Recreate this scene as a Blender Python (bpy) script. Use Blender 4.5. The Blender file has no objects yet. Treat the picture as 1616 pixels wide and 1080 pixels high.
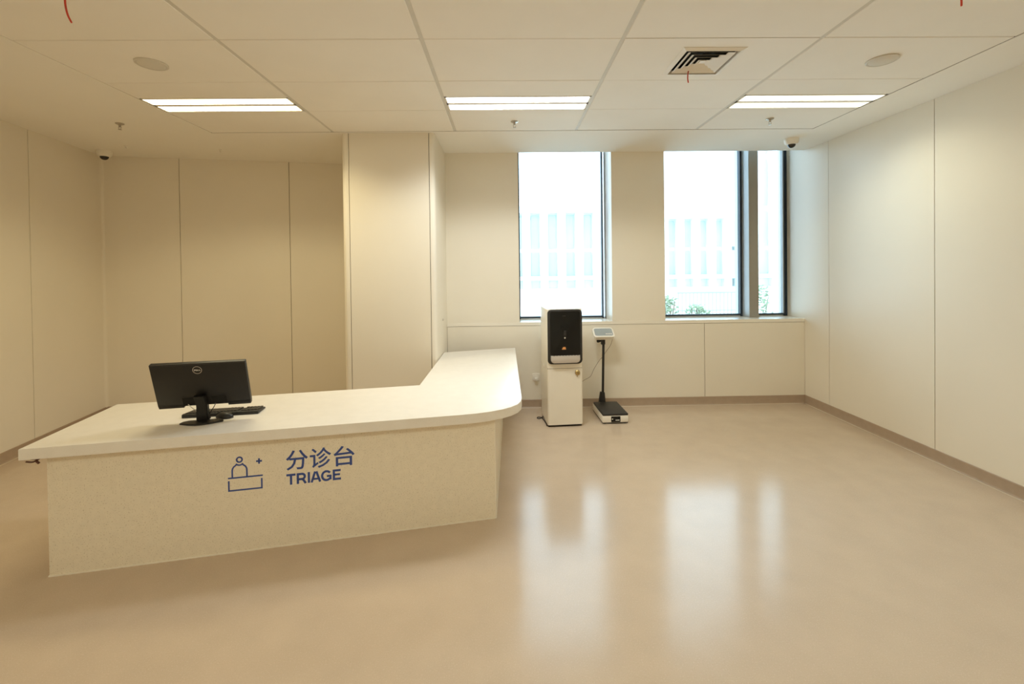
import bpy, bmesh, math, random
from mathutils import Matrix, Vector
random.seed(7)
S = bpy.context.scene
COL = S.collection

# ------------------------------------------------------------------ camera, world, exposure
F, CX, CY = 714.157, 808.6, 431.818
YAW, ROLL, PITCH, EYE = .0162, -.0122, .011, 1.6492
cam_d = bpy.data.cameras.new('camera')
cam_d.sensor_width = 36; cam_d.sensor_fit = 'HORIZONTAL'
cam_d.lens = F*36/1616
cam_d.shift_x = -(CX-808)/1616
cam_d.shift_y = (CY-540)/1616
cam_d.clip_start = .02; cam_d.clip_end = 300
cam = bpy.data.objects.new('camera', cam_d); COL.objects.link(cam)
sy, cyw, sp, cp = math.sin(YAW), math.cos(YAW), math.sin(PITCH), math.cos(PITCH)
r0 = Vector((cyw, -sy, 0)); fw = Vector((sy*cp, cyw*cp, -sp)); u0 = Vector((sy*sp, cyw*sp, cp))
cr, sr = math.cos(ROLL), math.sin(ROLL)
rt = r0*cr + u0*sr; up = u0*cr - r0*sr
M = Matrix.Identity(4)
for i in range(3):
    M[i][0], M[i][1], M[i][2] = rt[i], up[i], -fw[i]
M[2][3] = EYE
cam.matrix_world = M
S.camera = cam

S.view_settings.view_transform = 'Standard'; S.view_settings.look = 'None'
S.view_settings.gamma = 1; S.view_settings.use_curve_mapping = False
S.view_settings.exposure = 0.12
SKY = (3.7, 4.8, 5.8)
LAMP = 15.0
# front row left / middle / right, then the row over the near end of the room
LAMPS_RGB = [(2.15, 1.88, 1.18), (2.85, 3.0, 2.95), (1.05, 1.02, .76), (1.35, 1.35, 1.12), (3.9, 4.0, 3.4), (.9, .9, .78)]
w = bpy.data.worlds.new('overcast_sky'); S.world = w; w.use_nodes = True
bg = w.node_tree.nodes['Background']
bg.inputs[0].default_value = (*SKY, 1); bg.inputs[1].default_value = 1
S.cycles.max_bounces = 12; S.cycles.diffuse_bounces = 8; S.cycles.glossy_bounces = 4
S.cycles.transparent_max_bounces = 12; S.cycles.sample_clamp_indirect = 6
S.cycles.use_denoising = True
S.cycles.caustics_reflective = False; S.cycles.caustics_refractive = False

HC = 3.012            # ceiling height
YB, YG = 5.34, 5.70   # back wall face, window glass
XR = 3.572            # right wall face

# ------------------------------------------------------------------ materials
def mat(name, color, rough=.5, var=0, scale=8, bump=0, bscale=200, metal=0, spec=.5, coat=0, speck=None):
    m = bpy.data.materials.new(name); m.use_nodes = True
    nt = m.node_tree; n = nt.nodes; L = nt.links
    b = n['Principled BSDF']
    b.inputs['Base Color'].default_value = (*color, 1)
    b.inputs['Roughness'].default_value = rough
    b.inputs['Metallic'].default_value = metal
    b.inputs['Specular IOR Level'].default_value = spec
    b.inputs['Coat Weight'].default_value = coat
    tc = n.new('ShaderNodeTexCoord')
    sock = None
    if var:
        nz = n.new('ShaderNodeTexNoise'); nz.inputs['Scale'].default_value = scale; nz.inputs['Detail'].default_value = 4
        L.new(tc.outputs['Object'], nz.inputs['Vector'])
        cr_ = n.new('ShaderNodeValToRGB')
        cr_.color_ramp.elements[0].position = .3; cr_.color_ramp.elements[1].position = .7
        cr_.color_ramp.elements[0].color = (*[c*(1-var) for c in color], 1)
        cr_.color_ramp.elements[1].color = (*[min(1, c*(1+var)) for c in color], 1)
        L.new(nz.outputs['Fac'], cr_.inputs['Fac']); sock = cr_.outputs['Color']
    if speck:
        for (sc, th, col, amt) in speck:
            v = n.new('ShaderNodeTexNoise'); v.inputs['Scale'].default_value = sc; v.inputs['Detail'].default_value = 1
            L.new(tc.outputs['Object'], v.inputs['Vector'])
            rp = n.new('ShaderNodeValToRGB')
            rp.color_ramp.elements[0].position = th; rp.color_ramp.elements[1].position = th+.04
            rp.color_ramp.elements[0].color = (0, 0, 0, 1); rp.color_ramp.elements[1].color = (amt, amt, amt, 1)
            L.new(v.outputs['Fac'], rp.inputs['Fac'])
            mx = n.new('ShaderNodeMix'); mx.data_type = 'RGBA'
            L.new(rp.outputs['Color'], mx.inputs['Factor'])
            if sock: L.new(sock, mx.inputs['A'])
            else: mx.inputs['A'].default_value = (*color, 1)
            mx.inputs['B'].default_value = (*col, 1); sock = mx.outputs['Result']
    if sock: L.new(sock, b.inputs['Base Color'])
    if bump:
        nb = n.new('ShaderNodeTexNoise'); nb.inputs['Scale'].default_value = bscale; nb.inputs['Detail'].default_value = 2
        L.new(tc.outputs['Object'], nb.inputs['Vector'])
        bp_ = n.new('ShaderNodeBump'); bp_.inputs['Strength'].default_value = bump; bp_.inputs['Distance'].default_value = .002
        L.new(nb.outputs['Fac'], bp_.inputs['Height']); L.new(bp_.outputs['Normal'], b.inputs['Normal'])
    return m

WALLC = (.82, .765, .655)
m_wall = mat('cream_wall_panel', WALLC, .36, var=.015, scale=1.5, spec=.42)
m_sill = mat('white_quartz_sill', (.84, .79, .69), .25, var=.01)
m_joint = mat('panel_joint_dark', (.16, .12, .08), .8, var=.02)
m_gyps = mat('ceiling_paint', (.88, .85, .78), .9, var=.01, scale=2, spec=.1)
m_tile = mat('ceiling_tile', (.88, .845, .775), .75, var=.012, scale=3, bump=.05, spec=.2)
m_bar = mat('ceiling_grid_bar', (.66, .63, .56), .6, var=.02)
m_base = mat('baseboard_vinyl', (.40, .30, .215), .38, var=.04, scale=20)
m_weld = mat('vinyl_weld', (.66, .57, .43), .4, var=.02)
m_floor = mat('vinyl_floor', (.565, .452, .342), .17, var=.035, scale=5, bump=.03, bscale=9, spec=.36,
              speck=[(160, .62, (.68, .56, .45), .35), (190, .63, (.47, .37, .27), .35)])
m_quartz = mat('counter_quartz', (.84, .80, .735), .38, var=.02, scale=14, speck=[(230, .66, (.72, .62, .48), .4)])
m_terr = mat('counter_terrazzo', (.83, .755, .61), .42, var=.03, scale=25,
             speck=[(150, .63, (.50, .42, .28), .6), (210, .64, (.84, .78, .62), .45)])
m_seal = mat('white_sealant', (.86, .80, .68), .5, var=.02)
m_ink = mat('blue_vinyl_ink', (.035, .075, .30), .45, var=.03)
m_black = mat('black_plastic', (.011, .010, .009), .45, var=.08, scale=60, bump=.05, bscale=600)
m_black2 = mat('dark_grey_plastic', (.024, .022, .02), .5, var=.08, scale=60)
m_key = mat('keycap_plastic', (.028, .027, .026), .38, var=.08, scale=40)
m_gloss = mat('black_glass_panel', (.009, .009, .008), .14, var=.05, spec=.28)
m_void = mat('dark_cavity', (.01, .009, .007), .9, var=.05)
m_wplas = mat('white_plastic', (.84, .80, .72), .35, var=.01)
m_enam = mat('white_enamel_steel', (.84, .79, .69), .32, var=.012, coat=.2)
m_silver = mat('silver_plastic', (.62, .57, .52), .35, var=.03, metal=.3)
m_chrome = mat('chrome', (.7, .68, .64), .2, var=.02, metal=1)
m_brass = mat('brass', (.50, .36, .15), .35, var=.06, metal=.8)
m_alu = mat('grey_aluminium', (.50, .54, .56), .45, var=.02, metal=.15)  # frame grey, lightened for the daylight painted on the mullion's left face
m_alu2 = mat('stile_and_shade_aluminium', (.31, .29, .25), .5, var=.02)  # stile colour; on the mullion front it paints the side away from daylight
m_gask = mat('dark_blue_gasket', (.012, .025, .045), .5, var=.05)
m_red = mat('red_wire', (.62, .06, .03), .5, var=.05)
m_brown = mat('brown_wire', (.09, .03, .015), .6, var=.1)
m_tan = mat('thin_brown_cable', (.22, .13, .08), .6, var=.05)
m_lcd = mat('grey_lcd', (.36, .40, .41), .25, var=.04)
m_print = mat('pale_print', (.75, .73, .68), .5, var=.02)
m_orange = mat('orange_print', (.75, .33, .10), .5, var=.03)
m_blueb = mat('blue_mark', (.06, .08, .3), .5, var=.03)
m_dome = mat('smoked_dome', (.03, .028, .026), .12, var=.03)
m_disc = mat('grey_disc', (.66, .62, .54), .6, var=.02)
m_vent = mat('vent_enamel', (.82, .77, .68), .5, var=.01)
m_steel = mat('brushed_steel', (.48, .43, .36), .35, var=.03, metal=.8)
m_fac = mat('pale_render', (.74, .77, .76), .8, var=.03, scale=1)
m_facg = mat('pale_green_glazing', (.39, .44, .425), .3, var=.06, scale=.8)
m_pave = mat('pale_paving', (.82, .84, .82), .8, var=.04, scale=2)
m_leaf = mat('shrub_leaf', (.22, .28, .17), .6, var=.3, scale=4)
m_bark = mat('shrub_stem', (.20, .15, .10), .8, var=.1)
m_rail = mat('railing_metal', (.25, .27, .27), .5, var=.04)
m_extj = mat('pale_blue_reveal', (.55, .68, .78), .6, var=.02)

def glow(name, col, strength):
    """lamp diffuser whose output follows a luminaire's photometric curve (cut off near the horizon)"""
    m = bpy.data.materials.new(name); m.use_nodes = True
    nt = m.node_tree; n = nt.nodes; L = nt.links; n.clear()
    g = n.new('ShaderNodeNewGeometry'); d = n.new('ShaderNodeVectorMath'); d.operation = 'DOT_PRODUCT'
    L.new(g.outputs['Normal'], d.inputs[0]); L.new(g.outputs['Incoming'], d.inputs[1])
    mr = n.new('ShaderNodeMapRange'); mr.interpolation_type = 'SMOOTHSTEP'
    mr.inputs['From Min'].default_value = .29; mr.inputs['From Max'].default_value = .54
    mr.inputs['To Min'].default_value = 1.8; mr.inputs['To Max'].default_value = strength
    L.new(d.outputs['Value'], mr.inputs['Value'])
    e = n.new('ShaderNodeEmission'); e.inputs['Color'].default_value = (*col, 1)
    L.new(mr.outputs['Result'], e.inputs['Strength'])
    o = n.new('ShaderNodeOutputMaterial'); L.new(e.outputs[0], o.inputs['Surface'])
    return m
m_glow = [glow('lamp_diffuser', c, LAMP) for c in LAMPS_RGB]

def glassmat():
    m = bpy.data.materials.new('window_glass'); m.use_nodes = True
    nt = m.node_tree; n = nt.nodes; L = nt.links; n.clear()
    t = n.new('ShaderNodeBsdfTransparent'); t.inputs[0].default_value = (.93, .97, .97, 1)
    g = n.new('ShaderNodeBsdfGlossy'); g.inputs['Roughness'].default_value = .02
    fr = n.new('ShaderNodeFresnel'); fr.inputs['IOR'].default_value = 1.45
    mx = n.new('ShaderNodeMixShader'); o = n.new('ShaderNodeOutputMaterial')
    L.new(fr.outputs[0], mx.inputs[0]); L.new(t.outputs[0], mx.inputs[1]); L.new(g.outputs[0], mx.inputs[2])
    L.new(mx.outputs[0], o.inputs['Surface'])
    return m
m_glass = glassmat()

# ------------------------------------------------------------------ mesh helpers
def wm(o):
    return (wm(o.parent) if o.parent else Matrix.Identity(4)) @ o.matrix_basis

def obj(name, bm, material, parent=None, world=True, smooth=True, label=None, kind=None):
    """link a bmesh as ONE object; coordinates are world ones unless world=False"""
    if parent is not None and world:
        bm.transform(wm(parent).inverted())
    bmesh.ops.recalc_face_normals(bm, faces=bm.faces)
    me = bpy.data.meshes.new(name); bm.to_mesh(me); bm.free()
    if smooth:
        me.shade_smooth(); me.set_sharp_from_angle(angle=math.radians(35))
    me.materials.append(material)
    o = bpy.data.objects.new(name, me); COL.objects.link(o)
    if parent: o.parent = parent
    if label: o['label'] = label
    if kind: o['kind'] = kind
    return o

def struct(name, bm, material, **k):
    return obj(name, bm, material, kind='structure', **k)

def tag(o, label, cat, group=None):
    o['label'] = label; o['category'] = cat
    if group: o['group'] = group
    return o

def thing(name, label, cat, loc=(0, 0, 0), rz=0, group=None):
    o = bpy.data.objects.new(name, None); COL.objects.link(o)
    o.empty_display_size = .1
    o.location = loc; o.rotation_euler = (0, 0, rz)
    return tag(o, label, cat, group)

def dup(root, loc, label, group=None):
    r = root.copy(); COL.objects.link(r); r.location = loc; r['label'] = label
    if group: r['group'] = group
    for ch in list(root.children):
        c = ch.copy(); COL.objects.link(c); c.parent = r
        for g in ch.children:
            d = g.copy(); COL.objects.link(d); d.parent = c
    return r

def BM(): return bmesh.new()

def box(bm, x0, x1, y0, y1, z0, z1, bev=0, seg=2, M=None):
    r = bmesh.ops.create_cube(bm, size=1)
    vs = r['verts']
    bmesh.ops.scale(bm, vec=(x1-x0, y1-y0, z1-z0), verts=vs)
    bmesh.ops.translate(bm, vec=((x0+x1)/2, (y0+y1)/2, (z0+z1)/2), verts=vs)
    if bev:
        es = list({e for v in vs for e in v.link_edges})
        rr = bmesh.ops.bevel(bm, geom=es, offset=bev, segments=seg, profile=.5, affect='EDGES')
        vs = list({v for f in rr['faces'] for v in f.verts} | {v for v in vs if v.is_valid})
    if M: bmesh.ops.transform(bm, matrix=M, verts=vs)
    return bm

def prism(bm, pts, z0, z1, bev=0, seg=2, M=None):
    """extrude a 2-D outline from z0 to z1"""
    a = sum(pts[i][0]*pts[(i+1) % len(pts)][1]-pts[(i+1) % len(pts)][0]*pts[i][1] for i in range(len(pts)))
    if a < 0: pts = pts[::-1]
    lo = [bm.verts.new((x, y, z0)) for x, y in pts]; hi = [bm.verts.new((x, y, z1)) for x, y in pts]
    n = len(pts)
    bm.faces.new(lo[::-1]); tf = bm.faces.new(hi)
    for i in range(n):
        bm.faces.new((lo[i], lo[(i+1) % n], hi[(i+1) % n], hi[i]))
    vs = lo+hi
    if bev:
        es = list(tf.edges)
        rr = bmesh.ops.bevel(bm, geom=es, offset=bev, segments=seg, profile=.5, affect='EDGES')
        vs = list({v for v in bm.verts}) if M else vs
    if M: bmesh.ops.transform(bm, matrix=M, verts=[v for v in vs if v.is_valid])
    return bm

def lathe(bm, prof, n=24, c=(0, 0, 0), M=None):
    rings = []
    for r, z in prof:
        if r < 1e-6: rings.append([bm.verts.new((c[0], c[1], c[2]+z))])
        else: rings.append([bm.verts.new((c[0]+r*math.cos(2*math.pi*i/n), c[1]+r*math.sin(2*math.pi*i/n), c[2]+z)) for i in range(n)])
    for a, b in zip(rings, rings[1:]):
        for i in range(n):
            j = (i+1) % n
            q = [a[i % len(a)], a[j % len(a)], b[j % len(b)], b[i % len(b)]]
            q = [v for k, v in enumerate(q) if v not in q[:k]]
            if len(q) > 2: bm.faces.new(q)
    if M: bmesh.ops.transform(bm, matrix=M, verts=[v for rg in rings for v in rg])
    return bm

def smooth_path(pts, sub=6):
    P = [Vector(p) for p in pts]; P = [P[0]*2-P[1]]+P+[P[-1]*2-P[-2]]
    out = []
    for i in range(1, len(P)-2):
        for k in range(sub):
            t = k/sub; a, b, c, d = P[i-1:i+3]
            out.append(.5*((2*b)+(c-a)*t+(2*a-5*b+4*c-d)*t*t+(3*b-3*c+d-a)*t**3))
    return out+[P[-2]]

def tube(bm, pts, r, n=8, sub=5):
    P = smooth_path(pts, sub) if sub > 1 else [Vector(p) for p in pts]
    rings = []; ref = None
    for i, p in enumerate(P):
        t = (P[min(i+1, len(P)-1)]-P[max(i-1, 0)]).normalized()
        if ref is None: ref = t.orthogonal().normalized()
        ref = (ref-t*ref.dot(t)).normalized(); b = t.cross(ref)
        rr = r[i*(len(r)-1)//(len(P)-1)] if isinstance(r, (list, tuple)) else r
        rings.append([bm.verts.new(p+(ref*math.cos(2*math.pi*k/n)+b*math.sin(2*math.pi*k/n))*rr) for k in range(n)])
    for a, b in zip(rings, rings[1:]):
        for k in range(n):
            bm.faces.new((a[k], a[(k+1) % n], b[(k+1) % n], b[k]))
    bm.faces.new(rings[0][::-1]); bm.faces.new(rings[-1])
    return bm

def arc(cx, cy, r, a0, a1, n):
    return [(cx+r*math.cos(math.radians(a0+(a1-a0)*i/n)), cy+r*math.sin(math.radians(a0+(a1-a0)*i/n))) for i in range(n+1)]

def rrect(x0, x1, y0, y1, r, n=5):
    return arc(x1-r, y0+r, r, -90, 0, n)+arc(x1-r, y1-r, r, 0, 90, n)+arc(x0+r, y1-r, r, 90, 180, n)+arc(x0+r, y0+r, r, 180, 270, n)

def frame_mat(origin, ex, ey):
    """matrix that takes local x,y,z to ex,ey,ex x ey at origin"""
    ex = Vector(ex).normalized(); ey = Vector(ey).normalized(); ez = ex.cross(ey)
    m = Matrix.Identity(4)
    for i in range(3): m[i][0], m[i][1], m[i][2], m[i][3] = ex[i], ey[i], ez[i], origin[i]
    return m

# ------------------------------------------------------------------ floor
ALC = Vector((-4.66, 5.33))                 # corner of left wall and far left wall
TH = math.radians(10.85)
DB = Vector((math.cos(TH), math.sin(TH)))   # along the far left wall, rightwards
DL = Vector((math.sin(TH), -math.cos(TH)))  # along the left wall, towards the viewer
YN = -3.6                                   # wall behind the viewer
tN = (YN-ALC.y)/DL.y
LN = ALC+DL*tN
room = [(LN.x, YN), (XR, YN), (XR, YG+.12), (-.69, YG+.12), (-.69, 6.05), tuple(ALC+DB*3.4), tuple(ALC)]
struct('floor', prism(BM(), room, -.08, 0), m_floor, smooth=False)

# ------------------------------------------------------------------ ceiling: painted margin, grid bars, tiles
GX, GY = -.478, 2.70
CX_ = [GX-2.38, GX-1.2, GX, GX+1.2, GX+2.4, GX+3.585]
CY0, CY1 = GY-6.0, GY+1.8
b = BM()
hx0, hx1 = CX_[0], CX_[-1]
lx = lambda y: (ALC+DL*((y-ALC.y)/DL.y)).x - .02
prism(b, [(lx(YN), YN), (hx0, YN), (hx0, CY1), (lx(CY1), CY1)], HC, HC+.12)
prism(b, [(hx1, YN), (XR+.15, YN), (XR+.15, CY1), (hx1, CY1)], HC, HC+.12)
prism(b, [(hx0, YN), (hx1, YN), (hx1, CY0), (hx0, CY0)], HC, HC+.12)
prism(b, [(lx(CY1), CY1), (XR+.15, CY1), (XR+.15, YB), (-.69, YB), (-.69, 6.2), tuple(ALC+DB*3.4+Vector((0, .2))), (ALC.x-.1, ALC.y+.12)], HC, HC+.12)
prism(b, [(-.69, YB), (XR+.15, YB), (XR+.15, YG+.2), (-.69, YG+.2)], 3.34, 3.40)
prism(b, [(-.69, YB-.01), (XR+.15, YB-.01), (XR+.15, YB), (-.69, YB)], HC+.12, 3.34)
prism(b, [(hx0-.05, CY0-.05), (hx1+.05, CY0-.05), (hx1+.05, CY1+.05), (hx0-.05, CY1+.05)], HC+.10, HC+.115)
ceil = struct('ceiling', b, m_gyps, smooth=False)
for x in CX_[1:-1]:
    obj('grid_bar', box(BM(), x-.013, x+.013, CY0, CY1, HC+.004, HC+.04), m_bar, ceil, smooth=False)
LAMPS = [(0, 3.30), (2, 3.30), (4, 3.30), (0, -1.5), (2, -1.5), (4, -1.5)]
tile_cache = {}
def tile(i, y0, y1):
    x0 = CX_[i]+(.013 if i else .008); x1 = CX_[i+1]-(.013 if i < 4 else .008)
    if i == 3 and abs(y0-2.7) < .01:
        bm = BM(); vx, vy, vh = 1.33, 3.01, .175
        for a, c, d, e in ((x0, vx-vh, y0+.0025, y1-.0025), (vx+vh, x1, y0+.0025, y1-.0025), (vx-vh, vx+vh, y0+.0025, vy-vh), (vx-vh, vx+vh, vy+vh, y1-.0025)):
            box(bm, a, c, d, e, HC, HC+.02)
        obj('ceiling_tile', bm, m_tile, ceil, smooth=False, label='ceiling tile cut out around the air vent'); return
    key = (round(x1-x0, 4), round(y1-y0, 4))
    if key not in tile_cache:
        bm = box(BM(), -(x1-x0)/2, (x1-x0)/2, -(y1-y0)/2+.0025, (y1-y0)/2-.0025, 0, .02, .003, 1)
        o = obj('ceiling_tile', bm, m_tile, ceil, world=False); tile_cache[key] = o
    else:
        o = tile_cache[key].copy(); COL.objects.link(o); o.parent = ceil
    o.location = ((x0+x1)/2, (y0+y1)/2, HC+random.uniform(0, .0015))
for i in range(5):
    for k in range(13):
        y0 = CY0+.6*k
        if any(c == i and abs(y-y0) < .01 for c, y in LAMPS): tile(i, y0, y0+.3)
        else: tile(i, y0, y0+.6 if k < 12 else CY1-.008)
obj('shadow_gap', box(box(BM(), hx0, hx1, CY1-.008, CY1, HC+.004, HC+.02), hx1-.012, hx1, CY0, CY1, HC+.003, HC+.02), m_joint, ceil, smooth=False)
obj('shadow_gap', box(BM(), hx0, hx0+.008, CY0, CY1, HC+.006, HC+.02), m_bar, ceil, smooth=False)

# ------------------------------------------------------------------ wall panels
GAP, PT = .006, .012
def wall_run(wall, P0, d, n, joints, z0, z1, name='wall_panel'):
    """panels of thickness PT standing on the line P0 + d*t, facing n, with open joints between"""
    for a, c in zip(joints, joints[1:]):
        p = P0+d*(a+GAP/2); q = P0+d*(c-GAP/2); m = -n*PT
        bm = prism(BM(), [tuple(p), tuple(q), tuple(q+m), tuple(p+m)], z0, z1)
        obj(name, bm, m_wall, wall, smooth=False)

def slab_wall(name, P0, d, n, t0, t1, z0, z1, th=.12, material=None):
    p = P0+d*t0-n*PT; q = P0+d*t1-n*PT
    return struct(name, prism(BM(), [tuple(p), tuple(q), tuple(q-n*th), tuple(p-n*th)], z0, z1), material or m_joint, smooth=False)

# right wall (runs on to the glass of the windows)
V = Vector
wr = slab_wall('wall_right', V((XR, YN)), V((0, 1)), V((-1, 0)), 0, YG+.05-YN, 0, 3.34)
jr = [YN, -2.44, -1.21, .02, 1.245, 2.475, 3.705, 4.935, YG+.03]
wall_run(wr, V((XR, 0)), V((0, 1)), V((-1, 0)), jr, .09, HC)
obj('wall_panel', box(BM(), XR-.002, XR+.01, YB-.01, YG+.03, HC, 3.34), m_wall, wr, smooth=False)
# wall behind the viewer
wn = slab_wall('wall_front', V((LN.x-.2, YN)), V((1, 0)), V((0, 1)), 0, XR-LN.x+.2, 0, HC)
wall_run(wn, V((LN.x, YN)), V((1, 0)), V((0, 1)), [0, 1.3, 2.5, 3.7, 4.9, XR-LN.x], .09, HC)
# left wall and far left wall with one rounded corner panel
nL = V((math.cos(TH), math.sin(TH))); nB = V((math.sin(TH), -math.cos(TH)))
wl = slab_wall('wall_left', ALC, DL, nL, -.1, tN, 0, HC)
wall_run(wl, ALC, DL, nL, [1.007, 2.22, 3.44, 4.66, 5.88, 7.1, tN], .09, HC)
wb = slab_wall('wall_far_left', ALC, DB, nB, -.1, 3.4, 0, HC)
wall_run(wb, ALC, DB, nB, [.797, 2.013, 3.23], .09, HC)
R = .03
out = [tuple(ALC+DL*(1.007-GAP/2))]
cc = ALC+DL*R+DB*R
for k in range(9):
    a = math.pi/2*k/8
    out.append(tuple(cc-DB*R*math.cos(a)-DL*R*math.sin(a)))
out.append(tuple(ALC+DB*(.797-GAP/2)))
inn = [tuple(ALC+DB*(.797-GAP/2)-nB*PT), tuple(ALC-nB*PT-nL*PT), tuple(ALC+DL*(1.007-GAP/2)-nL*PT)]
obj('corner_panel', prism(BM(), out+inn, .09, HC), m_wall, wl)
# pillar: front panel between two rounded corner panels
YC, XC0, XC1 = 4.53, -1.612, -.690
pil = struct('wall_pillar', prism(BM(), [(XC0+.015, YC+.015), (XC1-.015, YC+.015), (XC1-.015, YG), (XC0+.015, 6.1)], 0, HC), m_joint, smooth=False)
obj('wall_panel', box(BM(), -1.538+GAP/2, -.743-GAP/2, YC, YC+PT, .09, HC), m_wall, pil, smooth=False)
R = .045
o1 = [(-.743+GAP/2, YC+PT), (-.743+GAP/2, YC)]+arc(XC1-R, YC+R, R, -90, 0, 8)+[(XC1, YB+.02), (XC1-PT, YB+.02), (XC1-PT, YC+R)]
obj('corner_panel', prism(BM(), o1, .09, HC), m_wall, pil)
o1 = [(-1.538-GAP/2, YC+PT), (-1.538-GAP/2, YC)]+arc(XC0+R, YC+R, R, 270, 180, 8)+[(XC0, 5.95), (XC0+PT, 5.95), (XC0+PT, YC+R)]
obj('corner_panel', prism(BM(), o1, .09, HC), m_wall, pil)

# back wall: parapet under the sill and two piers
ZS0, ZS1 = .972, 1.010
PX0, PX1 = 1.266, 1.898      # middle pier
b = BM()
box(b, XC1, XR+.1, YB+PT, YG+.12, 0, ZS0)
box(b, XC1-.1, .166-PT, YB+PT, YG+.12, ZS0, 3.34)
box(b, PX0+PT, PX1-PT, YB+PT, YG+.12, ZS0, 3.34)
wk = struct('wall_back', b, m_joint, smooth=False)
for a, c in ((XC1, 2.364), (2.364, XR)):
    obj('wall_panel', box(BM(), a+GAP/2, c-GAP/2, YB, YB+PT, .09, ZS0-.004), m_wall, wk, smooth=False)
def pier(x0, x1, l, r):
    pts = [(x0, YB), (x1, YB)]+([(x1, YG-.04), (x1-PT, YG-.04)] if r else [])+[(x1-(PT if r else 0), YB+PT), (x0+(PT if l else 0), YB+PT)]+([(x0+PT, YG-.04), (x0, YG-.04)] if l else [])
    obj('pier_panel', prism(BM(), pts, ZS1, 3.34), m_wall, wk, smooth=False)
pier(XC1, .166, False, True)
pier(PX0, PX1, True, True)
sill = struct('trim_1', box(BM(), XC1, XR-.001, YB-.0015, YG+.02, ZS0, ZS1, .001, 1), m_sill)

# baseboards with welded floor seam
BH = .096
def baseb(name, P0, d, n, t0, t1):
    pr = [(0, 0), (.016, 0), (.010, .006), (.007, .014), (.006, BH-.004), (.003, BH), (0, BH)]
    bm = BM(); A = P0+d*t0; B = P0+d*t1
    va = [bm.verts.new((A.x+n.x*o, A.y+n.y*o, z)) for o, z in pr]; vb = [bm.verts.new((B.x+n.x*o, B.y+n.y*o, z)) for o, z in pr]
    k = len(pr)
    for i in range(k): bm.faces.new((va[i], va[(i+1) % k], vb[(i+1) % k], vb[i]))
    bm.faces.new(va[::-1]); bm.faces.new(vb)
    o = struct(name, bm, m_base)
    p, q = A+n*.014, B+n*.014; m = n*.016
    obj('weld_seam', prism(BM(), [tuple(p), tuple(q), tuple(q+m), tuple(p+m)], .0004, .0012), m_weld, o, smooth=False)
baseb('baseboard_right', V((XR, 0)), V((0, 1)), V((-1, 0)), YN, YB)
baseb('baseboard_back', V((0, YB)), V((1, 0)), V((0, -1)), XC1, XR)
baseb('baseboard_left', ALC, DL, nL, 0, tN)
baseb('baseboard_far_left', ALC, DB, nB, 0, 3.1)
baseb('baseboard_pillar', V((0, YC)), V((1, 0)), V((0, -1)), XC0+.02, XC1-.02)

# ------------------------------------------------------------------ windows
ZT = 3.32
def window(name, x0, x1, mull=None):
    wn_ = struct(name, box(box(box(box(BM(), x0, x0+.03, YG-.02, YG+.06, ZS1, ZT), x1-.05, x1, YG-.02, YG+.06, ZS1, ZT),
                 x0, x1, YG-.02, YG+.06, ZS1, ZS1+.014), x0, x1, YG-.02, YG+.06, ZT-.04, ZT), m_alu, smooth=False)
    return wn_
# left window: x .166 .. 1.266 seen through the reveal, its right stile is in view
w1 = window('window_1', .140, PX0+.04)
obj('gasket', box(box(BM(), 1.219, 1.236, YG-.03, YG+.03, ZS1, ZT-.04), .170, .190, YG-.03, YG+.03, ZS1, ZT-.04), m_gask, w1, smooth=False)
obj('stile', box(BM(), 1.268, 1.30, YG-.035, YG+.02, ZS1, ZT-.04), m_alu2, w1, smooth=False)
obj('bottom_gasket', box(BM(), .17, 1.236, YG-.026, YG+.03, ZS1+.014, ZS1+.031), m_gask, w1, smooth=False)
obj('pane', box(BM(), .19, 1.22, YG+.018, YG+.026, ZS1+.03, ZT-.04), m_glass, w1, smooth=False, label='clear glass pane')
# right window with the deep mullion
w2 = window('window_2', PX1-.03, XR)
obj('gasket', box(BM(), 2.972, 3.000, YG-.03, YG+.03, ZS1, ZT-.04), m_gask, w2, smooth=False)
obj('gasket', box(BM(), 3.536, 3.571, YG-.03, YG+.03, ZS1, ZT-.04), m_gask, w2, smooth=False)
obj('bottom_gasket', box(BM(), 1.90, 3.57, YG-.026, YG+.03, ZS1+.014, ZS1+.031), m_gask, w2, smooth=False)
obj('mullion', box(BM(), 3.002, 3.116, YG-.19, YG+.05, ZS1, ZT, .002, 1), m_alu2, w2, smooth=False, label='deep grey mullion')  # darker brown-grey paints the shade on its room side
obj('mullion_daylit_face', box(BM(), 2.998, 3.0025, YG-.186, YG+.05, ZS1, ZT), m_alu, w2, smooth=False)  # added thin sheet, lighter and bluer to paint daylight on the left face
obj('pane', box(BM(), 1.90, 2.975, YG+.018, YG+.026, ZS1+.03, ZT-.04), m_glass, w2, smooth=False, label='clear glass pane')
obj('pane', box(BM(), 3.115, 3.54, YG+.018, YG+.026, ZS1+.03, ZT-.04), m_glass, w2, smooth=False, label='clear glass pane')
obj('outer_reveal', box(BM(), 3.575, 3.66, YG+.07, YG+.17, ZS1-.2, ZT), m_extj, w2, smooth=False)
obj('outer_reveal', box(BM(), 3.00, 3.06, YG+.06, YG+.16, ZS1-.2, ZT), m_extj, w2, smooth=False)

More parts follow.
